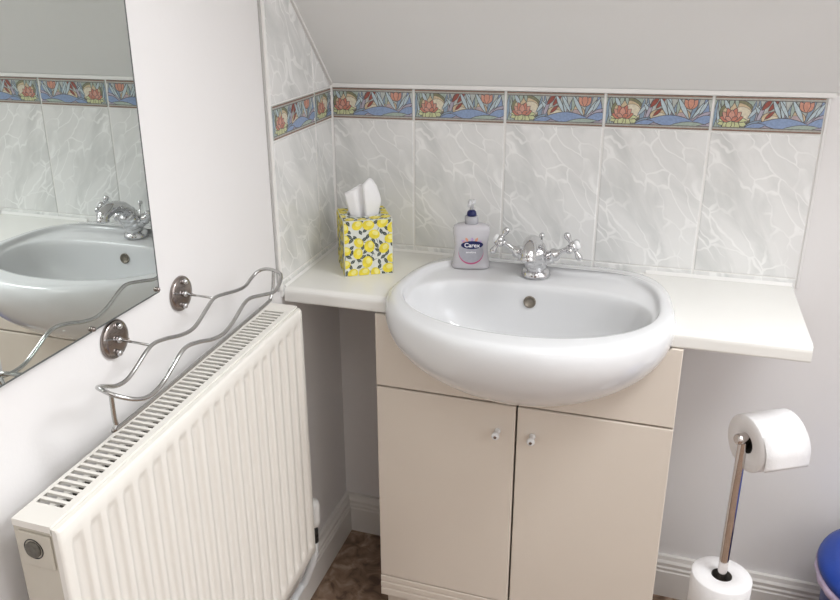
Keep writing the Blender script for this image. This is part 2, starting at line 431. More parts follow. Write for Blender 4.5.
for i in range(5):
    a, b = xs[i]+GR, xs[i+1]-GR
    tile(mb, [(a, -HB+GR*.3), (b, -HB+GR*.3), (b, -GR*.5), (a, -GR*.5)], pb, (0, 0), 'art_bg')
    border_art(mb, pb, a+.001, b-.001, xs[i+1]-.2 if i == 0 else xs[i], -HB+.0014, -.0016, .0065)
mb.build('lily_border', None, E1, recalc=False)
mb = MB(); mb.box(XE, XE+.0045, -.001, .0064, WZ-.004, .0001, bev=.001); mb.box(XE+.0045, XE+.007, .002, .0064, WZ-.004, .0001); mb.build('edge_trim', 'trimgrey', E1)

# side wall, u runs along y (from the front end towards the corner)
ps = lambda u, z, h: (-.0065+h, u, z)
E2 = thing('tiled_side_return', 'short tiled return with lily border on the left wall above the worktop end', 'splashback', (.0, -.15, WZ))
slope = lambda y: .004 - y
mb = MB(); mb.prism([(YE, WZ-.02), (-.0005, WZ-.02), (-.0005, .0), (YE, slope(YE)-.003)], 0, -.0064, -.0015); mb.build('grout', 'grout', E2)
ys = [YE, -.0961, -.0]
mb = MB(); mb2 = MB()
for i in range(2):
    a, b = ys[i]+GR, ys[i+1]-GR
    if i == 1: b = -.0075
    uo = ys[i]
    tile(mb, [(a, -HB-HT+GR), (b, -HB-HT+GR), (b, -HB-GR*1.3), (a, -HB-GR*1.3)], ps, (uo+.55, -HB-HT))
    tile(mb, [(a, WZ-.018), (b, WZ-.018), (b, -HB-HT-GR), (a, -HB-HT-GR)], ps, (uo, -HB-HT-.1))
    if i == 0: tile(mb, [(a, GR), (b, GR), (b, slope(b)-.006), (a, min(.287, slope(a)-.006))], ps, (uo+.8, 0))
    else: tile(mb, [(a, GR), (b-.003, GR), (b-.003, slope(b-.003)-.006), (a, slope(a)-.006)], ps, (uo+.8, 0))
    tile(mb2, [(a, -HB+GR*.3), (b, -HB+GR*.3), (b, -GR*.5), (a, -GR*.5)], ps, (0, 0), 'art_bg')
    border_art(mb2, ps, a+.001, b-.001, ys[i], -HB+.0016, -.0021, .0065)
mb.build('marble_tiles', None, E2); mb2.build('lily_border', None, E2, recalc=False)
mb = MB(); mb.box(-.0064, .0005, YE-.009, YE+.0008, WZ-.004, .298, 'caulk', bev=.0015); mb.box(-.0064, -.003, YE-.014, YE-.009, WZ-.004, .305, 'trimdark')  # narrow grey strip stands in for the trim's shadow on the wall
mb.build('edge_trim', None, E2)

mb = MB(); mb.prism([(-.005, .002), (.0024, -.0001), (.0001, -.0082), (-.005, -.0082)], 2, WZ+.0005, .004); struct(mb.build('trim_4', 'caulk'))

# ------------------------------------------------------------------ basin
BX = .4915
def spow(v, e): return math.copysign(abs(v)**e, v)
def ringpt(t, a, bf, bb, cy, nf=2.0, nb=4.0, cx=BX):
    c, s_ = cos(t), sin(t)
    n = nb if s_ > 0 else nf
    return (cx+a*spow(c, 2/n), cy+(bb if s_ > 0 else bf)*spow(s_, 2/n))
NT = 128
def ring(a, bf, bb, cy, z, nf=2.1, nb=4.0, ymax=-.0005, taper=0.):
    out = []
    for k in range(NT):
        t = 2*pi*k/NT
        x, y = ringpt(t, a, bf, bb, cy, nf, nb)
        if y > cy: x = BX+(x-BX)*(1-taper*((y-cy)/bb)**2)
        out.append((x, min(y, ymax), z))
    return out
OA, OF, OB = .2715, .245, .2495
def outl(s_, z, back=True): return ring(OA*s_, OF*s_, OB*(s_ if s_ > .97 else s_*.75), -.25, z, nb=6.5, taper=.19)
rows = [outl(s_, z) for s_, z in ((.06, -.546), (.2, -.542), (.4, -.531), (.6, -.508), (.75, -.482), (.86, -.458), (.93, -.436), (.975, -.414), (.995, -.396), (1.0, -.382), (.998, -.370), (.988, -.360), (.970, -.3525), (.945, -.349), (.92, -.3485))]
rows += [ring(.243, .186, .186, -.25, -.3492, nb=4.5, taper=.14), ring(.2405, .183, .183, -.25, -.3510, nb=4.5, taper=.14), ring(.238, .180, .179, -.25, -.3585, nb=4.5, taper=.14), ring(.236, .177, .175, -.25, -.3620, nb=4.5, taper=.14)]
rows += [ring(.2305, .157, .124, -.27, -.3640, nb=2.9), ring(.228, .155, .121, -.27, -.3665, nb=2.9), ring(.225, .152, .118, -.27, -.372, nb=2.9)]
for s_, z in ((.975, -.382), (.95, -.402), (.90, -.430), (.80, -.455), (.68, -.475), (.5, -.488), (.3, -.494), (.12, -.497)):
    rows.append(ring(.225*s_, .152*s_, .118*(s_+ (1-s_)*.45), -.27, z, nb=2.9))
EB = thing('wash_basin', 'white ceramic semi-recessed wash basin set into the vanity unit', 'basin', (BX, -.25, -.546))
mb = MB(); mb.grid(rows, True, None, True, True, True); mb.build('bowl', 'ceramic', EB, sub=1)
mb = MB(); mb.lathe([(.0125, -.002), (.0125, .0045), (.0112, .0056), (.0098, .0045), (.0096, .0030), (.001, .0026)], frame((.484, -.1535, -.4005), (0, -1, .12)), 'dull_metal')
mb.build('overflow', 'dull_metal', EB)
mb = MB(); mb.lathe([(.020, 0), (.022, .002), (.019, .004), (.012, .0035), (.001, .0032)], frame((BX, -.27, -.4975), (0, 0, 1)), 'chrome'); mb.build('waste', 'chrome', EB)

# worktop: two pieces up to the basin
def outl_x(y, side):
    v = (y+.25); b = OB if v > 0 else OF; n = 6.5 if v > 0 else 2.1
    q = min(1, abs(v/b)); return BX + side*(OA-.0025)*(1-q**n)**(1/n)*(1-(.19*q*q if v > 0 else 0))
def worktop(xa, side, label):
    WD = -.295; ny = 26
    ysl = [WD + (-.0002-WD)*k/ny for k in range(ny+1)]
    mb = MB()
    prof = [(0, 0)]
    # front edge profile: rounded top arris and a smaller lower one
    zt, zb = WZ, WZ-.0318
    def fr(z):            # how far the front face is set back at height z
        R1, R2 = .012, .004
        if z > zt-R1: return R1-math.sqrt(max(0, R1*R1-(z-(zt-R1))**2))
        if z < zb+R2: return R2-math.sqrt(max(0, R2*R2-((zb+R2)-z)**2))
        return 0
    zs = [zt, zt-.0006, zt-.002, zt-.0045, zt-.008, zt-.012, zb+.004, zb+.0015, zb+.0003, zb]
    rows = []
    for z in zs:
        f = fr(z); row = []
        row.append((xa, -.0002, z)); row.append((xa, WD+f, z))
        for y in ysl:
            yy = max(y, WD+f); x = outl_x(max(y, WD+f), side)
            row.append((x, yy, z))
        rows.append(row)
    mb.grid(rows, True, None, False, True, True)
    return tag(mb.build('worktop', 'worktop'), label, 'worktop')
worktop(.0006, -1, 'white laminate worktop left of the basin, under the tissue box')
worktop(.978, 1, 'bare white laminate worktop to the right of the basin')
# white sealant bead along the back
mb = MB(); mb.prism([(-.0003, WZ+.0002), (-.0045, WZ+.0002), (-.0003, WZ+.0065)], 0, .70, .978); struct(mb.build('trim_3', 'caulk'))
mb = MB(); mb.prism([(-.0003, WZ+.0002), (-.0045, WZ+.0002), (-.0003, WZ+.0045)], 0, .001, .285); struct(mb.build('trim_3', 'caulk'))
mb = MB(); mb.prism([(.0003, WZ+.0002), (.0045, WZ+.0002), (.0003, WZ+.0045)], 1, -.29, -.006); struct(mb.build('trim_3', 'caulk'))

# ------------------------------------------------------------------ vanity cabinet
CX0, CX1, CY = .2001, .7777, -.300
GZ, PZ, DX = -.5622, -1.045, .4906
WU = WZ-.0318-.0006
EC = thing('vanity_cabinet', 'cream two-door vanity cabinet under the white wash basin', 'cabinet', (.49, -.15, FL))
mb = MB()
mb.box(CX0, CX0+.016, CY+.0185, -.012, -1.10, WU, 'cabinet'); mb.box(CX1-.016, CX1, CY+.0185, -.012, -1.10, WU, 'cabinet')
mb.box(CX0+.016, CX1-.016, CY+.0185, -.012, -1.06, -1.045, 'cabinet')
mb.box(CX0+.016, CX1-.016, -.020, -.012, -1.045, -.57, 'cabinet_dark')
mb.box(CX0+.016, CX1-.016, CY+.019, CY+.022, -1.045, -.575, 'cabinet_dark')
mb.build('carcass', None, EC)
# fascia with the curved cut-out for the bowl
PR = [(.06, -.546), (.2, -.542), (.4, -.531), (.6, -.508), (.75, -.482), (.86, -.458), (.93, -.436), (.975, -.414), (.995, -.396)]
def bowl_z(x, y):
    s_ = math.hypot((x-BX)/OA, (y+.25)/OF)
    if s_ >= .99: return WU
    for (a, za), (b, zb) in zip(PR[:-1], PR[1:]):
        if s_ <= b: return za+(zb-za)*max(0, (s_-a)/(b-a))
    return WU
mb = MB(); N = 90; fx = [CX0+(CX1-CX0)*k/N for k in range(N+1)]
def ft(x): return min(WU, bowl_z(x, CY)-.0012)
bv = .002
rows = []
for (dy, ins) in ((.018, 0), (bv, 0), (bv*.3, bv*.3), (0, bv)):
    rows.append([(min(max(x, CX0+ins), CX1-ins), CY+dy, max(ft(x)-ins*.2, GZ+.004)) for x in fx] + [(min(max(x, CX0+ins), CX1-ins), CY+dy, GZ+.0018+ins) for x in fx[::-1]])
mb.grid(rows, True, None, False, False, False)
n = len(fx)
for r, flip in ((rows[0], True), (rows[-1], False)):
    for i in range(n-1):
        q = [r[i], r[i+1], r[2*n-2-i], r[2*n-1-i]]
        mb.face(q)
bmesh.ops.remove_doubles(mb.bm, verts=mb.bm.verts[:], dist=1e-6)
mb.build('fascia', 'cabinet', EC)
for x0, x1, kx in ((CX0, DX-.0018, .4545), (DX+.0018, CX1, .5235)):
    mb = MB(); mb.box(x0, x1, CY, CY+.018, PZ+.0015, GZ-.0018, bev=.0022); dd = mb.build('door', 'cabinet', EC)
    mb = MB(); F = frame((kx, CY, -.6235), (0, -1, 0))
    mb.lathe([(.0062, 0), (.0062, .003), (.0052, .005), (.0056, .012), (.0075, .019), (.0078, .023), (.0066, .0255), (.0032, .0262)], F, 'knob', 24)
    mb.lathe([(.0032, .0255), (.0032, .0268), (.001, .0268)], F, 'chrome_dark', 16)
    kn = mb.build('knob', None, dd); kn['label'] = 'small white knob with a metal screw centre'
mb = MB()
z = PZ-.0005
pr = [(CY+.018, -1.10), (CY+.001, -1.10), (CY, -1.0985), (CY, -1.083), (CY+.003, -1.081), (CY+.003, -1.079), (CY, -1.077), (CY, -1.065), (CY+.003, -1.063), (CY+.003, -1.061), (CY, -1.059), (CY, -1.0475), (CY+.0015, -1.046), (CY+.018, -1.046)]
mb.prism(pr, 0, CX0, CX1); mb.build('plinth_moulding', 'cabinet', EC)
mb = MB(); mb.box(CX0+.004, CX1-.004, CY+.035, CY+.05, FL, -1.10); mb.box(CX0+.004, CX0+.016, CY+.05, -.03, FL, -1.10); mb.box(CX1-.016, CX1-.004, CY+.05, -.03, FL, -1.10); mb.build('plinth', 'cabinet', EC)

# ------------------------------------------------------------------ tap
TX, TY, TZ = .485, -.097, -.3615
ET = thing('mixer_tap', 'chrome mixer tap with two cross-head handles on the back of the basin', 'tap', (TX, TY, TZ))
mb = MB()
mb.lathe([(.0300, 0), (.0305, .002), (.0295, .005), (.0285, .010), (.0255, .0125), (.0205, .0145), (.0185, .017)], frame((TX, TY, TZ), (0, 0, 1)), 'chrome', 40)
mb.build('base_flange', 'chrome', ET)
mb = MB()
mb.tube([(TX, TY, TZ+.014), (TX, TY-.003, TZ+.022), (TX, TY-.008, TZ+.034), (TX, TY-.016, TZ+.048), (TX, TY-.024, TZ+.060), (TX, TY-.030, TZ+.069)],
        [.0185]*3+[.0195]*3+[.0235]*6+[.0255]*6+[.0235]*6+[.0215]*6+[.018, .0165], 'chrome', 32, True, 6)
mb.build('body', 'chrome', ET)
mb = MB()
mb.tube([(TX-.001, TY-.012, TZ+.047), (TX-.001, TY-.026, TZ+.067), (TX-.001, TY-.046, TZ+.083), (TX-.001, TY-.072, TZ+.092), (TX+.000, TY-.097, TZ+.091), (TX+.001, TY-.114, TZ+.083), (TX+.001, TY-.119, TZ+.073)],
        [.017, .0175, .0165, .0155, .0150, .0148, .0145, .0140], 'chrome', 24, True, 6)
mb.lathe([(.0142, 0), (.0150, .002), (.0150, .007), (.0140, .009), (.013, .011)], frame((TX+.001, TY-.1195, TZ+.0685), (0, .1, 1)), 'chrome', 28)
mb.lathe([(.0120, -.0005), (.0115, .0008), (.001, .0008)], frame((TX+.001, TY-.1195, TZ+.0685), (0, .1, 1)), 'black', 28)
mb.build('spout', None, ET)
mb = MB()
mb.tube([(TX+.004, TY+.020, TZ+.014), (TX+.004, TY+.034, TZ+.070)], .0022, 'chrome', 10); mb.ball((TX+.004, TY+.035, TZ+.075), .0062, 'chrome', 16)
mb.build('lift_rod', 'chrome', ET)
for sd in (-1, 1):
    d = Vector((sd*.84, -.16, .52)).normalized()
    b0 = Vector((TX, TY-.005, TZ+.028))
    mb = MB()
    mb.lathe([(.0125, .016), (.0140, .022), (.0140, .034), (.0118, .037), (.0120, .041), (.0140, .044), (.0125, .049), (.0080, .053), (.0060, .060), (.0055, .072), (.0070, .078), (.0080, .082)], frame(b0, d), 'chrome', 28)
    hn = mb.build('tap_stem', 'chrome', ET)
    mb = MB()
    c = b0+d*.088; F = frame(c, d, (0, -.5, 1) if sd < 0 else (0, -.3, 1))
    mb.lathe([(.0078, -.006), (.0110, -.003), (.0120, .003), (.0098, .008)], F, 'chrome', 24)
    for k in range(4):
        a = (pi/4-.15 if sd < 0 else pi/4+.5)+k*pi/2; u = F.to_3x3() @ Vector((cos(a), sin(a), 0))
        G = frame(c, u)
        mb.lathe([(.0046, .006), (.0040, .012), (.0044, .016), (.0064, .021), (.0068, .026), (.0054, .030), (.002, .032)], G, 'chrome', 14)
    h = mb.build('handle', 'chrome', ET)
    mb = MB(); mb.lathe([(.0096, .0075), (.0092, .011), (.007, .0135), (.002, .0148)], F, 'knob', 24)
    q = mb.build('handle_button', 'knob', h); q['label'] = 'white ceramic button in the middle of the handle'

# ------------------------------------------------------------------ soap bottle
SX, SY, SZ = .344, -.086, -.3612
ES = thing('soap_bottle', 'clear pump bottle of pinkish hand soap standing on the basin rim', 'soap bottle', (SX, SY, SZ))
M['soap'] = mat('soap_liquid', (.80, .78, .82), .10, spec=.5, trans=.3, var=.04, vscale=30)
M['clear'] = mat('clear_plastic', (.90, .90, .92), .15, trans=.35, ior=1.3)
M['collar'] = mat('grey_clear_collar', (.62, .62, .66), .2, trans=.3)
M['navy'] = mat('label_navy', (.01, .015, .10), .3)
M['label_grey'] = mat('label_grey', (.42, .42, .47), .35, var=.05, vscale=150)
M['label_pink'] = mat('label_pink', (.55, .10, .24), .35)
M['label_lilac'] = mat('label_lilac', (.45, .32, .55), .35, var=.2, vscale=200)
M['label_orange'] = mat('label_orange', (.75, .35, .22), .35)
M['white_print'] = mat('white_print', (.9, .9, .92), .4)
SA = radians(13)
Fs = Matrix.Translation((SX, SY, SZ)) @ Matrix.Rotation(SA, 4, 'Z') @ Matrix.Scale(1.03, 4)
def S(p): return Fs @ Vector(p)
def bring(hw, hd, z, n=40, e=3.2):
    return [S((hw*spow(cos(2*pi*k/n), 2/e), hd*spow(sin(2*pi*k/n), 2/e), z)) for k in range(n)]
mb = MB()
prof = [(.034, .017, 0), (.0385, .020, .0015), (.0395, .021, .006), (.0370, .0205, .018), (.0345, .0195, .036), (.0340, .0192, .050), (.0355, .0195, .064), (.0375, .0198, .076), (.0378, .0195, .083), (.0360, .018, .088), (.030, .0165, .0915), (.020, .0145, .0935), (.0125, .0125, .0945)]
mb.grid([bring(a, b, z) for a, b, z in prof], True, None, True, True, True); mb.build('bottle', 'soap', ES)
mb = MB(); mb.lathe([(.0135, .0945), (.0140, .096), (.0140, .108), (.0125, .110), (.0100, .1105)], Fs, 'collar', 28); mb.build('collar', 'collar', ES)
mb = MB(); mb.lathe([(.0098, .1105), (.0100, .114), (.0088, .119), (.0060, .122), (.0030, .123)], Fs, 'navy', 24); mb.build('pump_dome', 'navy', ES)
mb = MB()
mb.lathe([(.0035, .122), (.0035, .134), (.0075, .1355), (.0082, .139), (.0070, .1425), (.003, .1435)], Fs, 'clear', 20)
mb.tube([S((0, 0, .139)), S((-.004, -.012, .1395)), S((-.006, -.022, .136))], [.0045, .004, .0035], 'clear', 10); mb.build('pump_head', 'white_print', ES)
def ysurf(z, x):  # front face offset of the bottle at height z
    for (a, b, za), (a2, b2, zb) in zip(prof[:-1], prof[1:]):
        if za <= z <= zb:
            t = (z-za)/(zb-za); hw = a+(a2-a)*t; hd = b+(b2-b)*t
            return -hd*(max(0, 1-abs(x/hw)**3.2))**(1/3.2)
    return -.02
mb = MB()
def lab(poly, m, h):
    n = len(poly); cx = sum(p[0] for p in poly)/n; cz = sum(p[1] for p in poly)/n
    P = [(p[0], p[1]) for p in poly]
    # fan in rings so that the label follows the curve of the bottle
    prev = None
    for s_ in (.001, .25, .5, .75, 1.0):
        row = [S((cx+(x-cx)*s_, ysurf(cz+(z_-cz)*s_, cx+(x-cx)*s_)-h, cz+(z_-cz)*s_)) for x, z_ in P]
        if prev: 
            for i in range(n):
                j = (i+1) % n; mb.face([prev[i], prev[j], row[j], row[i]], m, True)
        prev = row
lab(ell(0, .0365, .0255, .0245, n=36), 'label_pink', .0003)
lab(ell(0, .039, .0252, .0235, n=36), 'label_grey', .0005)
for a, x, z_, L in ((150, -.010, .062, .012), (120, -.006, .064, .011), (90, .002, .064, .010), (60, .008, .064, .011), (35, .012, .060, .012), (100, -.013, .058, .009), (10, -.004, .062, .012)):
    lab(petal(x, z_-.004, L, .0055, a), 'label_lilac' if a % 20 else 'label_orange', .0006)
lab(ell(.002, .0535, .0225, .0085, 2, n=32), 'navy', .0008)
mb.build('label_print', None, ES)
def text(s, size, F, m, parent, name='lettering', ext=.0001):
    cu = bpy.data.curves.new('t', 'FONT'); cu.body = s; cu.size = size; cu.align_x = 'CENTER'; cu.align_y = 'CENTER'; cu.extrude = ext; cu.offset = size*.02
    to = bpy.data.objects.new('t', cu); COL.objects.link(to)
    dg = bpy.context.evaluated_depsgraph_get(); me = bpy.data.meshes.new_from_object(to.evaluated_get(dg))
    bpy.data.objects.remove(to); bpy.data.curves.remove(cu)
    o = bpy.data.objects.new(name, me); COL.objects.link(o)
    G = F.copy(); G.translation += Vector((0, 0, T)); G.translation -= world_loc(parent)
    me.transform(G); o.parent = parent; me.materials.clear(); me.materials.append(M[m]); return o
Ft = Fs @ Matrix.Translation((.002, ysurf(.053, .0)-.0013, .0528)) @ Matrix.Rotation(pi/2, 4, 'X')
text('Carex', .0125, Ft, 'white_print', ES)
Ft = Fs @ Matrix.Translation((0, ysurf(.038, .0)-.0009, .038)) @ Matrix.Rotation(pi/2, 4, 'X')
text('sensitive', .006, Ft, 'white_print', ES)

# ------------------------------------------------------------------ tissue box
M['box_paper'] = mat('box_card', (.78, .80, .74), .5, var=.03, vscale=80)
M['lemon'] = mat('lemon_print', (.86, .72, .06), .5, var=.12, vscale=90)
M['lemon2'] = mat('lemon_print_light', (.90, .83, .28), .5, var=.08, vscale=90)
M['leaf'] = mat('leaf_print', (.05, .07, .05), .5, var=.3, vscale=90)
M['twig'] = mat('twig_print', (.22, .25, .25), .5, var=.2, vscale=90)
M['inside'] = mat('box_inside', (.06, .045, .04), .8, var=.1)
BA = math.atan2(.046, .094)+.06; BW = .104; BH = .122
Fb = Matrix.Translation((.099, -.201, WZ)) @ Matrix.Rotation(BA, 4, 'Z')   # front left corner, x along the front
EX = thing('tissue_box', 'cube tissue box printed with yellow lemons on the left worktop', 'tissue box', tuple(Fb @ Vector((BW/2, BW/2, 0))))
mb = MB()
def Bp(x, y, z): return Fb @ Vector((x, y, z))
c = [Bp(x, y, z) for z in (0.0003, BH) for x, y in ((0, 0), (BW, 0), (BW, BW), (0, BW))]
for q in ((0, 1, 5, 4), (1, 2, 6, 5), (2, 3, 7, 6), (3, 0, 4, 7)): mb.face([c[i] for i in q], 'box_paper')
mb.face([c[i] for i in (3, 2, 1, 0)], 'box_paper')
# top with an oval opening
nO = 40; op = [(BW/2+.036*cos(2*pi*k/nO), BW/2+.024*sin(2*pi*k/nO)) for k in range(nO)]
def sq(k):
    a = 2*pi*k/nO; cx, sy = cos(a), sin(a); m_ = max(abs(cx), abs(sy)); return (BW/2+cx/m_*BW/2, BW/2+sy/m_*BW/2)
for k in range(nO):
    j = (k+1) % nO
    mb.face([Bp(*op[k], BH), Bp(*op[j], BH), Bp(*sq(j), BH), Bp(*sq(k), BH)], 'box_paper')
    mb.face([Bp(*op[k], BH), Bp(*op[j], BH), Bp(*op[j], BH-.004), Bp(*op[k], BH-.004)], 'box_paper')
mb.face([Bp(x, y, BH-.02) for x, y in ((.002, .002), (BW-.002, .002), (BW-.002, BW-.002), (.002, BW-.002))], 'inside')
rr = random.Random(3)
def decorate(place, W, H, hole=None, seed=1):
    rr = random.Random(seed); pts = []; k = [0]
    def put(poly, m):
        P = clip_poly(poly, .0012, W-.0012, .0012, H-.0012)
        if P: k[0] += 1; mb.face([place(u, v, .00004+.000006*k[0]) for u, v in P], m)
    tries = 0
    while len(pts) < int(W*H/.00062) and tries < 3000:
        tries += 1
        x, y = rr.uniform(0, W), rr.uniform(0, H)
        if all((x-a)**2+(y-b)**2 > .0232**2 for a, b in pts) and (hole is None or not hole(x, y, .012)): pts.append((x, y))
    for x, y in pts:
        a = rr.uniform(0, 360)
        for d in (a+150, a+205):
            put(petal(x+.006*cos(radians(d)), y+.006*sin(radians(d)), .019, .0016, d+rr.uniform(-20, 20)), 'twig')
    lv = []
    tries = 0
    while len(lv) < int(W*H/.00030) and tries < 4000:
        tries += 1
        x, y = rr.uniform(0, W), rr.uniform(0, H)
        if all((x-a)**2+(y-b)**2 > .0125**2 for a, b in pts) and all((x-a)**2+(y-b)**2 > .0095**2 for a, b in lv) and (hole is None or not hole(x, y, .008)):
            lv.append((x, y)); a = rr.choice((60, 70, 110, 120, 140, 40))+rr.uniform(-12, 12)
            L = rr.uniform(.012, .017); put(petal(x-L/2*cos(radians(a)), y-L/2*sin(radians(a)), L, .0068, a), 'leaf')
            put(petal(x-L/2*cos(radians(a))+.001, y-L/2*sin(radians(a)), L*.85, .0018, a+6), 'twig')
    for x, y in pts:
        a = rr.uniform(0, 180); r = rr.uniform(.0100, .0118)
        put(ell(x, y, r*1.12, r*.94, a, 20), 'lemon')
        put(ell(x+r*.2, y+r*.25, r*.6, r*.45, a, 14), 'lemon2')
decorate(lambda u, v, h: Bp(u, -h, v), BW, BH, seed=5)
decorate(lambda u, v, h: Bp(-h, u, v), BW, BH, seed=8)
decorate(lambda u, v, h: Bp(BW+h, u, v), BW, BH, seed=9)
decorate(lambda u, v, h: Bp(u, BW+h, v), BW, BH, seed=10)
inhole = lambda x, y, m_: ((x-BW/2)/(.036+m_))**2+((y-BW/2)/(.024+m_))**2 < 1
decorate(lambda u, v, h: Bp(u, v, BH+h), BW, BW, hole=inhole, seed=12)
mb.build('carton', None, EX, recalc=False)
# the tissue: a folded sheet standing out of the slot
mb = MB()
def Tp(u, v, w): return Bp(u, v, BH+w)
# centre lines (x along the front, depth, height) in rows from the slot upwards
C_ = BW/2
rowsT = [
 [(C_-.030, .050, -.018), (C_-.014, .044, -.018), (C_-.001, .050, -.018), (C_+.001, .036, -.018), (C_+.016, .040, -.018), (C_+.031, .050, -.018)],
 [(C_-.031, .050, .004), (C_-.015, .043, .004), (C_-.001, .049, .004), (C_+.001, .034, .003), (C_+.017, .038, .004), (C_+.032, .048, .004)],
 [(C_-.035, .052, .022), (C_-.018, .044, .024), (C_-.002, .048, .026), (C_+.000, .032, .028), (C_+.018, .035, .026), (C_+.036, .046, .022)],
 [(C_-.039, .054, .040), (C_-.021, .046, .043), (C_-.004, .049, .049), (C_-.001, .033, .052), (C_+.017, .037, .056), (C_+.036, .047, .036)],
 [(C_-.040, .056, .045), (C_-.022, .049, .053), (C_-.005, .050, .061), (C_-.002, .036, .066), (C_+.014, .041, .077), (C_+.030, .050, .056)]]
def dens(rows, k):
    R = [catmull([Vector(p) for p in r], k) for r in rows]
    Cc = list(zip(*R)); C2 = [catmull(list(c_), 3) for c_ in Cc]
    return [list(r) for r in zip(*C2)]
R1 = dens(rowsT, 5)
mb.grid([[Tp(*p) for p in r] for r in R1], False, None, True)
# the far layer of the fold
R2 = [[(p[0], p[1]+.012+.010*sin(i*.35+.4*j), p[2]-.0035) for i, p in enumerate(r)] for j, r in enumerate(R1)]
mb.grid([[Tp(*p) for p in r] for r in R2], False, None, True)
top1 = R1[-1]; top2 = R2[-1]
mb.grid([[Tp(*p) for p in top1], [Tp((a[0]+b[0])/2, (a[1]+b[1])/2, max(a[2], b[2])+.001) for a, b in zip(top1, top2)], [Tp(*p) for p in top2]], False, None, True)
o = mb.build('tissue', 'tissue', EX); md = o.modifiers.new('thickness', 'SOLIDIFY'); md.thickness = .0008

# ------------------------------------------------------------------ mirror (hangs very slightly out of true)
EM = thing('wall_mirror', 'large frameless mirror on the left wall reflecting the basin', 'mirror', (0, -1.4, -.2235))
def mx_(y, z, n=0): return -(.0141*y - .0071*z) + n
YM, ZM, YN, ZN, ZT = (-0.7214, -0.2191, -2.05, -0.2019, 0.75)
mc = [(YM, ZM), (YM+.0, ZT), (YN, ZT), (YN, ZN)]
mb = MB()
mb.grid([[(mx_(y, z, -.006), y, z) for y, z in mc], [(mx_(y, z, -.0002), y, z) for y, z in mc]], True, 'glass_edge', False, True, True)
mb.build('glass_pane', None, EM)
cy_, cz_ = (YM+YN)/2, (ZM+ZT)/2
mi_ = [(y+(.0032 if y < cy_ else -.0032), z+(.0026 if z < cz_ else -.0026)) for y, z in mc]
mb = MB(); mb.face([(mx_(y, z, .0), y, z) for y, z in mi_], 'mirror_m'); mb.build('silvered_face', None, EM)
for y in (YM-.007, -.882):
    mb = MB(); mb.lathe([(.0035, 0), (.0038, .002), (.0028, .0045), (.001, .0055)], frame((mx_(y, ZM, 0), y, ZM+.007), (1, 0, 0)), 'chrome_dark', 16); mb.build('mirror_clip', 'chrome_dark', EM)

# ------------------------------------------------------------------ radiator
RX0, RX1, RY0, RY1, RZ, RB = .032, .0875, -1.088, -.395, -.3628, -.935
ER = thing('radiator', 'white ribbed panel radiator with slotted top grille on the left wall', 'radiator', (.06, -.74, RB))
FX = .0985    # front of the ribbed panel
mb = MB()
for ya in (RY0+.05, RY1-.08):
    if ya > -.9: mb = MB()
    mb.box(.012, .022, ya, ya+.03, -.85, -.45, 'radiator'); mb.box(-.0045 if ya < -.9 else .0045, .034, ya, ya+.03, -.80, -.76, 'radiator')
    mb.build('wall_bracket', None, ER)
# ribbed front panel
mb = MB()
NR = 20; mg = .0135; pitch = (RY1-RY0-2*mg)/NR
top, bot = RZ-.004, RB
def xs_rib(y):
    t = (y-(RY0+mg))/pitch
    if t < 0 or t > NR: return 0.
    f = t-math.floor(t)       # recess between .12 and .88
    a = .14; b = .24; c_ = .66; d = .80
    if f < a or f > d: return 0.
    if f < b: return (f-a)/(b-a)
    if f > c_: return (d-f)/(d-c_)
    return 1.
DEP = .0055
yy = [RY0, RY0+.001, RY0+.003, RY0+.008]
for k in range(NR):
    for f in (0, .14, .17, .21, .24, .5, .66, .71, .76, .80): yy.append(RY0+mg+(k+f)*pitch)
yy += [RY1-mg, RY1-.008, RY1-.003, RY1-.001, RY1]
zz = [top, top-.001, top-.004, top-.022, top-.026, top-.032, top-.037, (top+bot)/2, bot+.042, bot+.036, bot+.028, bot+.024, bot+.004, bot+.001, bot]
def vz(z):
    d1 = top-z; d2 = z-bot
    def st(d, a, b): return max(0, min(1, (d-a)/(b-a)))
    return min(st(d1, .024, .036), st(d2, .026, .040))
def edge(v, a, b): 
    d = min(v-a, b-v); return 0 if d > .004 else (.004-d)**2/.004*.9
rows = []
for z in zz:
    rows.append([(FX-DEP*xs_rib(y)*vz(z)-edge(y, RY0, RY1)-edge(z, bot, top), y, z) for y in yy])
mb.grid(rows, False, 'radiator', True)
b_ = FX-.0105
mb.box(b_-.001, b_, RY0+.002, RY1-.002, bot+.001, top-.001, 'radiator')
for (A, B) in ((rows[0], None), (rows[-1], None)):
    n = len(A); mb.grid([A, [(b_, p[1], p[2]) for p in A]], False, 'radiator', False)
mb.grid([[r[0] for r in rows], [(b_, r[0][1], r[0][2]) for r in rows]], False, 'radiator', False)
mb.grid([[r[-1] for r in rows], [(b_, r[-1][1], r[-1][2]) for r in rows]], False, 'radiator', False)
mb.build('front_panel', None, ER)
# rear water panel and fins
mb = MB(); mb.box(RX0+.003, RX0+.012, RY0+.01, RY1-.01, RB+.01, RZ-.02); mb.build('rear_panel', 'radiator', ER)
mb = MB()
y = RY0+.04
while y < RY1-.03: mb.box(RX0+.012, b_-.002, y, y+.001, RB+.03, RZ-.022); y += .006
o = mb.build('convector_fins', 'fins', ER)
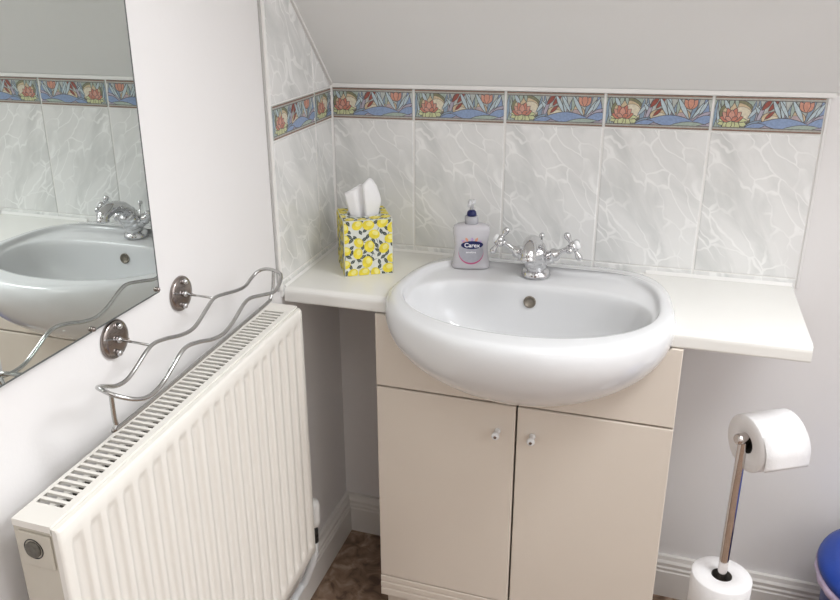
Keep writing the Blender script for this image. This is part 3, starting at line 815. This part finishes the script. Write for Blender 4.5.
# end panels
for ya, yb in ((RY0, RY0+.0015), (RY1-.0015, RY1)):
    mb = MB(); mb.box(RX0, RX1+.0005, ya, yb, RB+.004, RZ-.010, bev=.0004); e = mb.build('end_panel', 'radiator_shade', ER)
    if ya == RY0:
        mb = MB(); mb.box(RX0+.006, RX1-.002, RY0-.0025, RY0, RZ-.062, RZ-.014, bev=.0015); mb.build('plug_plate', 'radiator_shade', e)
        mb = MB(); F = frame((RX0+.027, RY0-.0024, RZ-.036), (0, -1, 0))
        mb.lathe([(.0138, 0), (.0138, .0008), (.0128, .0008), (.0125, -.0002)], F, 'black', 28)
        mb.lathe([(.0108, 0), (.0108, .003), (.0088, .0045), (.006, .0040), (.001, .0038)], F, 'fins', 28); mb.build('bleed_plug', None, e)
# top grille
mb = MB()
zt = RZ; th = .0012
NS = 50; sy0, sy1 = RY0+.034, RY1-.030
sx0, sx1 = RX0+.005, RX1-.0105
pit = (sy1-sy0)/NS
mb.box(RX0, sx0, RY0-.001, RY1+.001, zt-th, zt); mb.box(sx1, RX1, RY0-.001, RY1+.001, zt-th, zt)
mb.box(sx0, sx1, RY0-.001, sy0, zt-th, zt); mb.box(sx0, sx1, sy1, RY1+.001, zt-th, zt)
for k in range(NS+1):
    yk = sy0+k*pit
    if k: mb.box(sx0, sx1, yk-pit*.40, yk, zt-th*3, zt-.0002)
mb.box(RX0-.0002, RX0+.001, RY0-.001, RY1+.001, zt-.009, zt-th); mb.box(RX1-.001, RX1, RY0-.001, RY1+.001, zt-.012, zt-th)
mb.box(RX0, RX1, RY0-.0012, RY0-.0002, zt-.009, zt-th); mb.box(RX0, RX1, RY1+.0002, RY1+.0012, zt-.009, zt-th)
mb.build('top_grille', 'radiator', ER)
# valve at the far end
mb = MB()
F = frame((.072, -.345, -.955), (0, 0, 1))
mb.lathe([(.008, .0), (.0095, .002), (.0095, .010), (.008, .012), (.0095, .014), (.0095, .022), (.008, .024), (.0095, .026), (.0095, .034), (.008, .036), (.008, .046)], F, 'black', 16)
mb.tube([(.072, -.345, -.945), (.072, -.392, -.945)], .007, 'chrome_dark', 12)
vv = mb.build('valve_body', None, ER)
mb = MB(); mb.lathe([(.011, .046), (.0145, .048), (.0160, .062), (.0155, .098), (.0125, .108), (.006, .112)], F, 'pvc', 24); mb.build('valve_cap', 'pvc', vv)
mb = MB(); mb.tube([(.072, -.345, -.955), (.072, -.347, -.980), (.068, -.352, -1.005), (.060, -.358, -1.030), (.051, -.362, -1.056), (.044, -.372, -1.068), (.044, -.42, -1.070)], .0085, 'pipe', 12, True, 5); mb.build('feed_pipe', 'pipe', ER)

ER.location.x -= (-1.088+.74)*.011
ER.rotation_euler.z = 0
for ch in ER.children_recursive:
    if ch.type == 'MESH':
        wl = world_loc(ch)
        for v in ch.data.vertices: v.co.x -= (v.co.y+wl.y-RY0)*.0155     # the radiator hangs a touch closer to the wall at its far end
ER.location.x += (-1.088+.74)*.011
# ------------------------------------------------------------------ chrome wire rack on two round wall plates
EW = thing('wire_towel_rack', 'wavy chrome wire rack on two round plates above the radiator', 'towel rack', (0, -.74, -.30))
ZW = -.252
loop = [(.055, -.885, -.282), (.055, -.866, -.277), (.055, -.833, -.262), (.055, -.812, -.258), (.055, -.785, -.263), (.055, -.750, -.273), (.055, -.722, -.2775), (.055, -.700, -.274), (.055, -.668, -.260), (.055, -.645, -.2525),
        (.055, -.612, -.258), (.055, -.575, -.266), (.055, -.546, -.269), (.055, -.524, -.263), (.059, -.508, -.256), (.072, -.502, -.251), (.091, -.506, -.250), (.110, -.518, -.251), (.120, -.540, -.256), (.120, -.565, -.265), (.120, -.607, -.255),
        (.120, -.646, -.2455), (.120, -.669, -.248), (.120, -.703, -.262), (.120, -.734, -.2685), (.120, -.765, -.264), (.120, -.796, -.254), (.120, -.826, -.247), (.120, -.846, -.250), (.120, -.873, -.263), (.120, -.898, -.273),
        (.120, -.925, -.274), (.116, -.948, -.266), (.102, -.965, -.254), (.085, -.967, -.248), (.067, -.952, -.255), (.057, -.925, -.269), (.055, -.905, -.279)]
mb = MB(); mb.tube(loop, .0030, 'wire', 10, False, 5, True); mb.build('wire_loop', 'wire', EW)
mb = MB()
mb.tube([(.098, -.966, -.253), (.094, -.962, -.280), (.092, -.958, -.300), (.091, -.945, -.308), (.090, -.74, -.305), (.090, -.545, -.300), (.090, -.524, -.296), (.090, -.512, -.280), (.091, -.507, -.252)], .0030, 'wire', 10, True, 5)
mb.build('lower_rail', 'wire', EW)
for y, z, xe in ((-.650, -.2495, -.2528), (-.823, -.2545, -.2585)):
    mb = MB(); F = frame((-.0064, y, z), (1, 0, 0), (0, 0, 1))
    mb.lathe([(.0285, 0), (.0292, .0012), (.0288, .004), (.027, .0062), (.020, .0072), (.001, .0075)], F, 'chrome_dark', 40)
    pl = mb.build('wall_plate', 'chrome_dark', EW)
    mb = MB(); q_ = [(y+.934*a-.358*b, z-.358*a-.934*b) for a, b in ((-.0275, -.0011), (.0275, -.0011), (.0275, .0011), (-.0275, .0011))]; mb.prism(q_, 0, -.001, .0016, 'chrome'); mb.build('plate_bar', 'chrome', pl)
    mb = MB(); mb.lathe([(.0050, .007), (.0050, .012), (.0035, .014), (.001, .0145)], F, 'chrome', 18); mb.build('centre_nut', 'chrome', pl)
    for dz, dy in ((.0195, .004), (-.0195, -.003)):
        mb = MB(); mb.lathe([(.0046, .006), (.0048, .011), (.0036, .0135), (.001, .0142)], frame((-.0064, y+dy, z+dz), (1, 0, 0)), 'chrome', 16); mb.build('screw', 'chrome', pl)
    mb = MB(); mb.tube([(.005, y, z), (.055, y+.004, xe)], .0019, 'wire', 10); mb.build('arm', 'wire', EW)

# ------------------------------------------------------------------ toilet roll stand
PX, PY = .900, -.262
EP = thing('toilet_roll_stand', 'free-standing chrome toilet roll holder right of the vanity cabinet', 'toilet roll holder', (PX, PY, FL))
AD = Vector((cos(radians(31)), sin(radians(31)), 0)); AZ = -.5905
mb = MB(); mb.lathe([(.078, 0), (.080, .002), (.080, .008), (.074, .012), (.02, .013), (.012, .018)], frame((PX, PY, FL), (0, 0, 1)), 'chrome', 48); mb.build('base', 'chrome', EP)
mb = MB(); mb.lathe([(.0088, .012), (.0088, .30), (.0088, FL*-1+AZ+.004), (.0083, FL*-1+AZ+.009), (.006, FL*-1+AZ+.012)], frame((PX, PY, FL), (0, 0, 1)), 'chrome_post', 28)
M['chrome_post'] = mat('post_chrome', (.66, .62, .60), .10, metal=1, var=.03, vscale=40)
mb.build('post', 'chrome_post', EP)
c0 = Vector((PX, PY, AZ+.010))
mb = MB()
mb.tube([c0-AD*.010, c0+AD*.096], .0075, 'chrome_post', 20)
mb.lathe([(.0075, -.016), (.0100, -.013), (.0105, -.008), (.0105, .008), (.0095, .010)], frame(c0, AD), 'chrome_post', 24)
mb.lathe([(.0085, .098), (.0095, .100), (.0085, .103), (.004, .104)], frame(c0, AD), 'chrome_post', 24)
mb.build('arm', None, EP)
def roll(F, R, r, L, name, label, flap=False, group=None):
    e = thing(name, label, 'toilet roll', tuple(F.translation), group)
    mb = MB()
    rows = [(r, 0.0015), (r+.001, 0), (R-.002, 0), (R, .002), (R, L-.002), (R-.002, L), (r+.001, L), (r, L-.0015)]
    n = 64
    RR = [[F @ Vector((a*cos(2*pi*k/n), a*sin(2*pi*k/n), h)) for k in range(n)] for a, h in rows]
    mb.grid(RR+[RR[0]], True, None, True)
    bmesh.ops.remove_doubles(mb.bm, verts=mb.bm.verts[:], dist=1e-6)
    for f in mb.bm.faces: f.smooth = True
    mb.build('paper', 'paper', e)
    mb = MB(); RR = [[F @ Vector((a*cos(2*pi*k/n), a*sin(2*pi*k/n), h)) for k in range(n)] for a, h in ((r-.0005, .0005), (r-.0005, L-.0005), (r-.0015, L-.0005), (r-.0015, .0005))]
    mb.grid(RR+[RR[0]], True, None, True); mb.build('core', 'core', e)
    return e
M['core'] = mat('card_core', (.05, .045, .04), .9, var=.15, vscale=120)
# stored rolls on the base, threaded on the post
for k, nm in enumerate(('bottom of the stack', 'middle of the stack', 'topmost of the stack')):
    roll(frame((PX, PY, FL+.0125+.0930*k), (0, 0, 1)), .0555, .019, .0928, 'toilet_roll', 'white toilet roll threaded upright on the chrome post, '+nm, group='spare rolls on the stand')
Fr = frame(c0+AD*.0095+Vector((-.004, -.003, -.0105)), AD, (0, 0, 1))
er = roll(Fr, .0535, .019, .091, 'toilet_roll', 'part-used white toilet roll hanging on the stand\'s side arm')
# loose end of the sheet
mb = MB(); rowsF = []
for k in range(14):
    a = radians(48+k*3.2); rad = .0537+.00035*k
    rowsF.append([Fr @ Vector((rad*cos(a), rad*sin(a), h)) for h in (.001, .03, .06, .090)])
e0 = rowsF[-1]; a = radians(48+13*3.2)
fl = Fr.to_3x3() @ Vector((-sin(a), cos(a), 0))
for k in range(1, 6): rowsF.append([p+fl*(.0052*k) for p in e0])
mb.grid(rowsF, False, None, True); o = mb.build('loose_sheet', 'paper', er); md = o.modifiers.new('thickness', 'SOLIDIFY'); md.thickness = .0006

# ------------------------------------------------------------------ blue bin
BXc, BYc, BHt = 1.241, -.190, .315
EN = thing('waste_bin', 'round blue plastic waste bin with swing lid at the right edge', 'bin', (BXc, BYc, FL))
F = frame((BXc, BYc, FL), (0, 0, 1)) @ Matrix.Diagonal((1, 1, 1.05, 1))
mb = MB(); mb.lathe([(0.1285, 0), (0.1309, .004), (0.1357, .05), (0.1499, .268), (0.1547, .270), (0.1547, .276), (0.1476, .276), (0.1333, .05), (0.0952, .006)], F, 'blue', 64); mb.build('tub', 'blue', EN)
mb = MB()
n = 96; RR = []
for a, h, w in ((0.1505, .262, .004), (0.1630, .264, .003), (0.1665, .272, .003), (0.1660, .283, .001), (0.1499, .284, 0)):
    RR.append([F @ Vector(((a+w*.5*sin(k*1.7))*cos(2*pi*k/n), (a+w*.5*sin(k*1.7))*sin(2*pi*k/n), h+w*.5*sin(k*.9+1))) for k in range(n)])
mb.grid(RR, True, None, True); mb.build('liner', 'liner', EN)
mb = MB(); mb.lathe([(0.1595, .283), (0.1636, .285), (0.1648, .292), (0.1624, .299), (0.1523, .305), (0.1392, .310), (0.1285, .312), (0.1249, .309)], F, 'blue', 64); lid = mb.build('lid_ring', 'blue', EN)
mb = MB(); mb.lathe([(0.1232, .306), (0.1214, .311), (0.1142, .3135), (0.0595, .317), (0.0012, .318)], F, 'blue_lid', 64); mb.build('swing_flap', 'blue_lid', lid)

# ------------------------------------------------------------------ light
W = bpy.data.worlds.new('World'); SC.world = W; W.use_nodes = True
bg = W.node_tree.nodes['Background']; bg.inputs['Color'].default_value = (.85, .92, 1, 1); bg.inputs['Strength'].default_value = 1.0
def area(name, loc, aim, sx, sy, power, col):
    l = bpy.data.lights.new(name, 'AREA'); l.shape = 'RECTANGLE'; l.size = sx; l.size_y = sy; l.energy = power; l.color = col
    o = bpy.data.objects.new(name, l); COL.objects.link(o); o.location = loc
    o.rotation_euler = (Vector(aim)-Vector(loc)).to_track_quat('-Z', 'Y').to_euler(); return o
mid = Vector(sp((WX0+WX1)/2, (WS0+WS1)/2, .05)) + Vector((0, 0, T))
nrm = Vector((0, -math.sqrt(.5), -math.sqrt(.5)))
area('daylight', mid, mid+nrm, WX1-WX0-.10, WS1-WS0-.10, 29, (.97, .985, 1.0))
area('fill_window_light', (XR+.05, (QY0+QY1)/2, (QZ0+QZ1)/2+T), (0, (QY0+QY1)/2, (QZ0+QZ1)/2+T), QY1-QY0-.1, QZ1-QZ0-.1, 3.5, (.98, .985, 1))  # weak fill placed in the added side window
area('ceiling_fill_light', (1.0, -1.9, 2.33), (1.0, -1.9, 0), .6, .6, 4, (1, .955, .90))  # added soft fill under the ceiling behind the camera, no lamp modelled

# ------------------------------------------------------------------ camera
cam = bpy.data.cameras.new('camera'); co = bpy.data.objects.new('camera', cam); COL.objects.link(co); SC.camera = co
r_ = Vector((0.94196559, 0.33501912, -0.02151801)); u_ = Vector((-0.09852348, 0.33715277, 0.93628048)); f_ = Vector((-0.32092672, 0.87982396, -0.35059356))
mx = Matrix((r_, u_, -f_)).transposed().to_4x4(); mx.translation = Vector((.70658, -1.67147, .21382+T)); co.matrix_world = mx
cam.sensor_fit = 'HORIZONTAL'; cam.sensor_width = 36; cam.lens = 796.125/840*36
cam.shift_x = (420-376.72)/840; cam.shift_y = -(300-281.35)/840
cam.clip_start = .01; cam.clip_end = 50
SC.view_settings.view_transform = 'Standard'; SC.view_settings.look = 'None'; SC.view_settings.gamma = 1; SC.view_settings.exposure = .18
SC.view_settings.use_curve_mapping = False
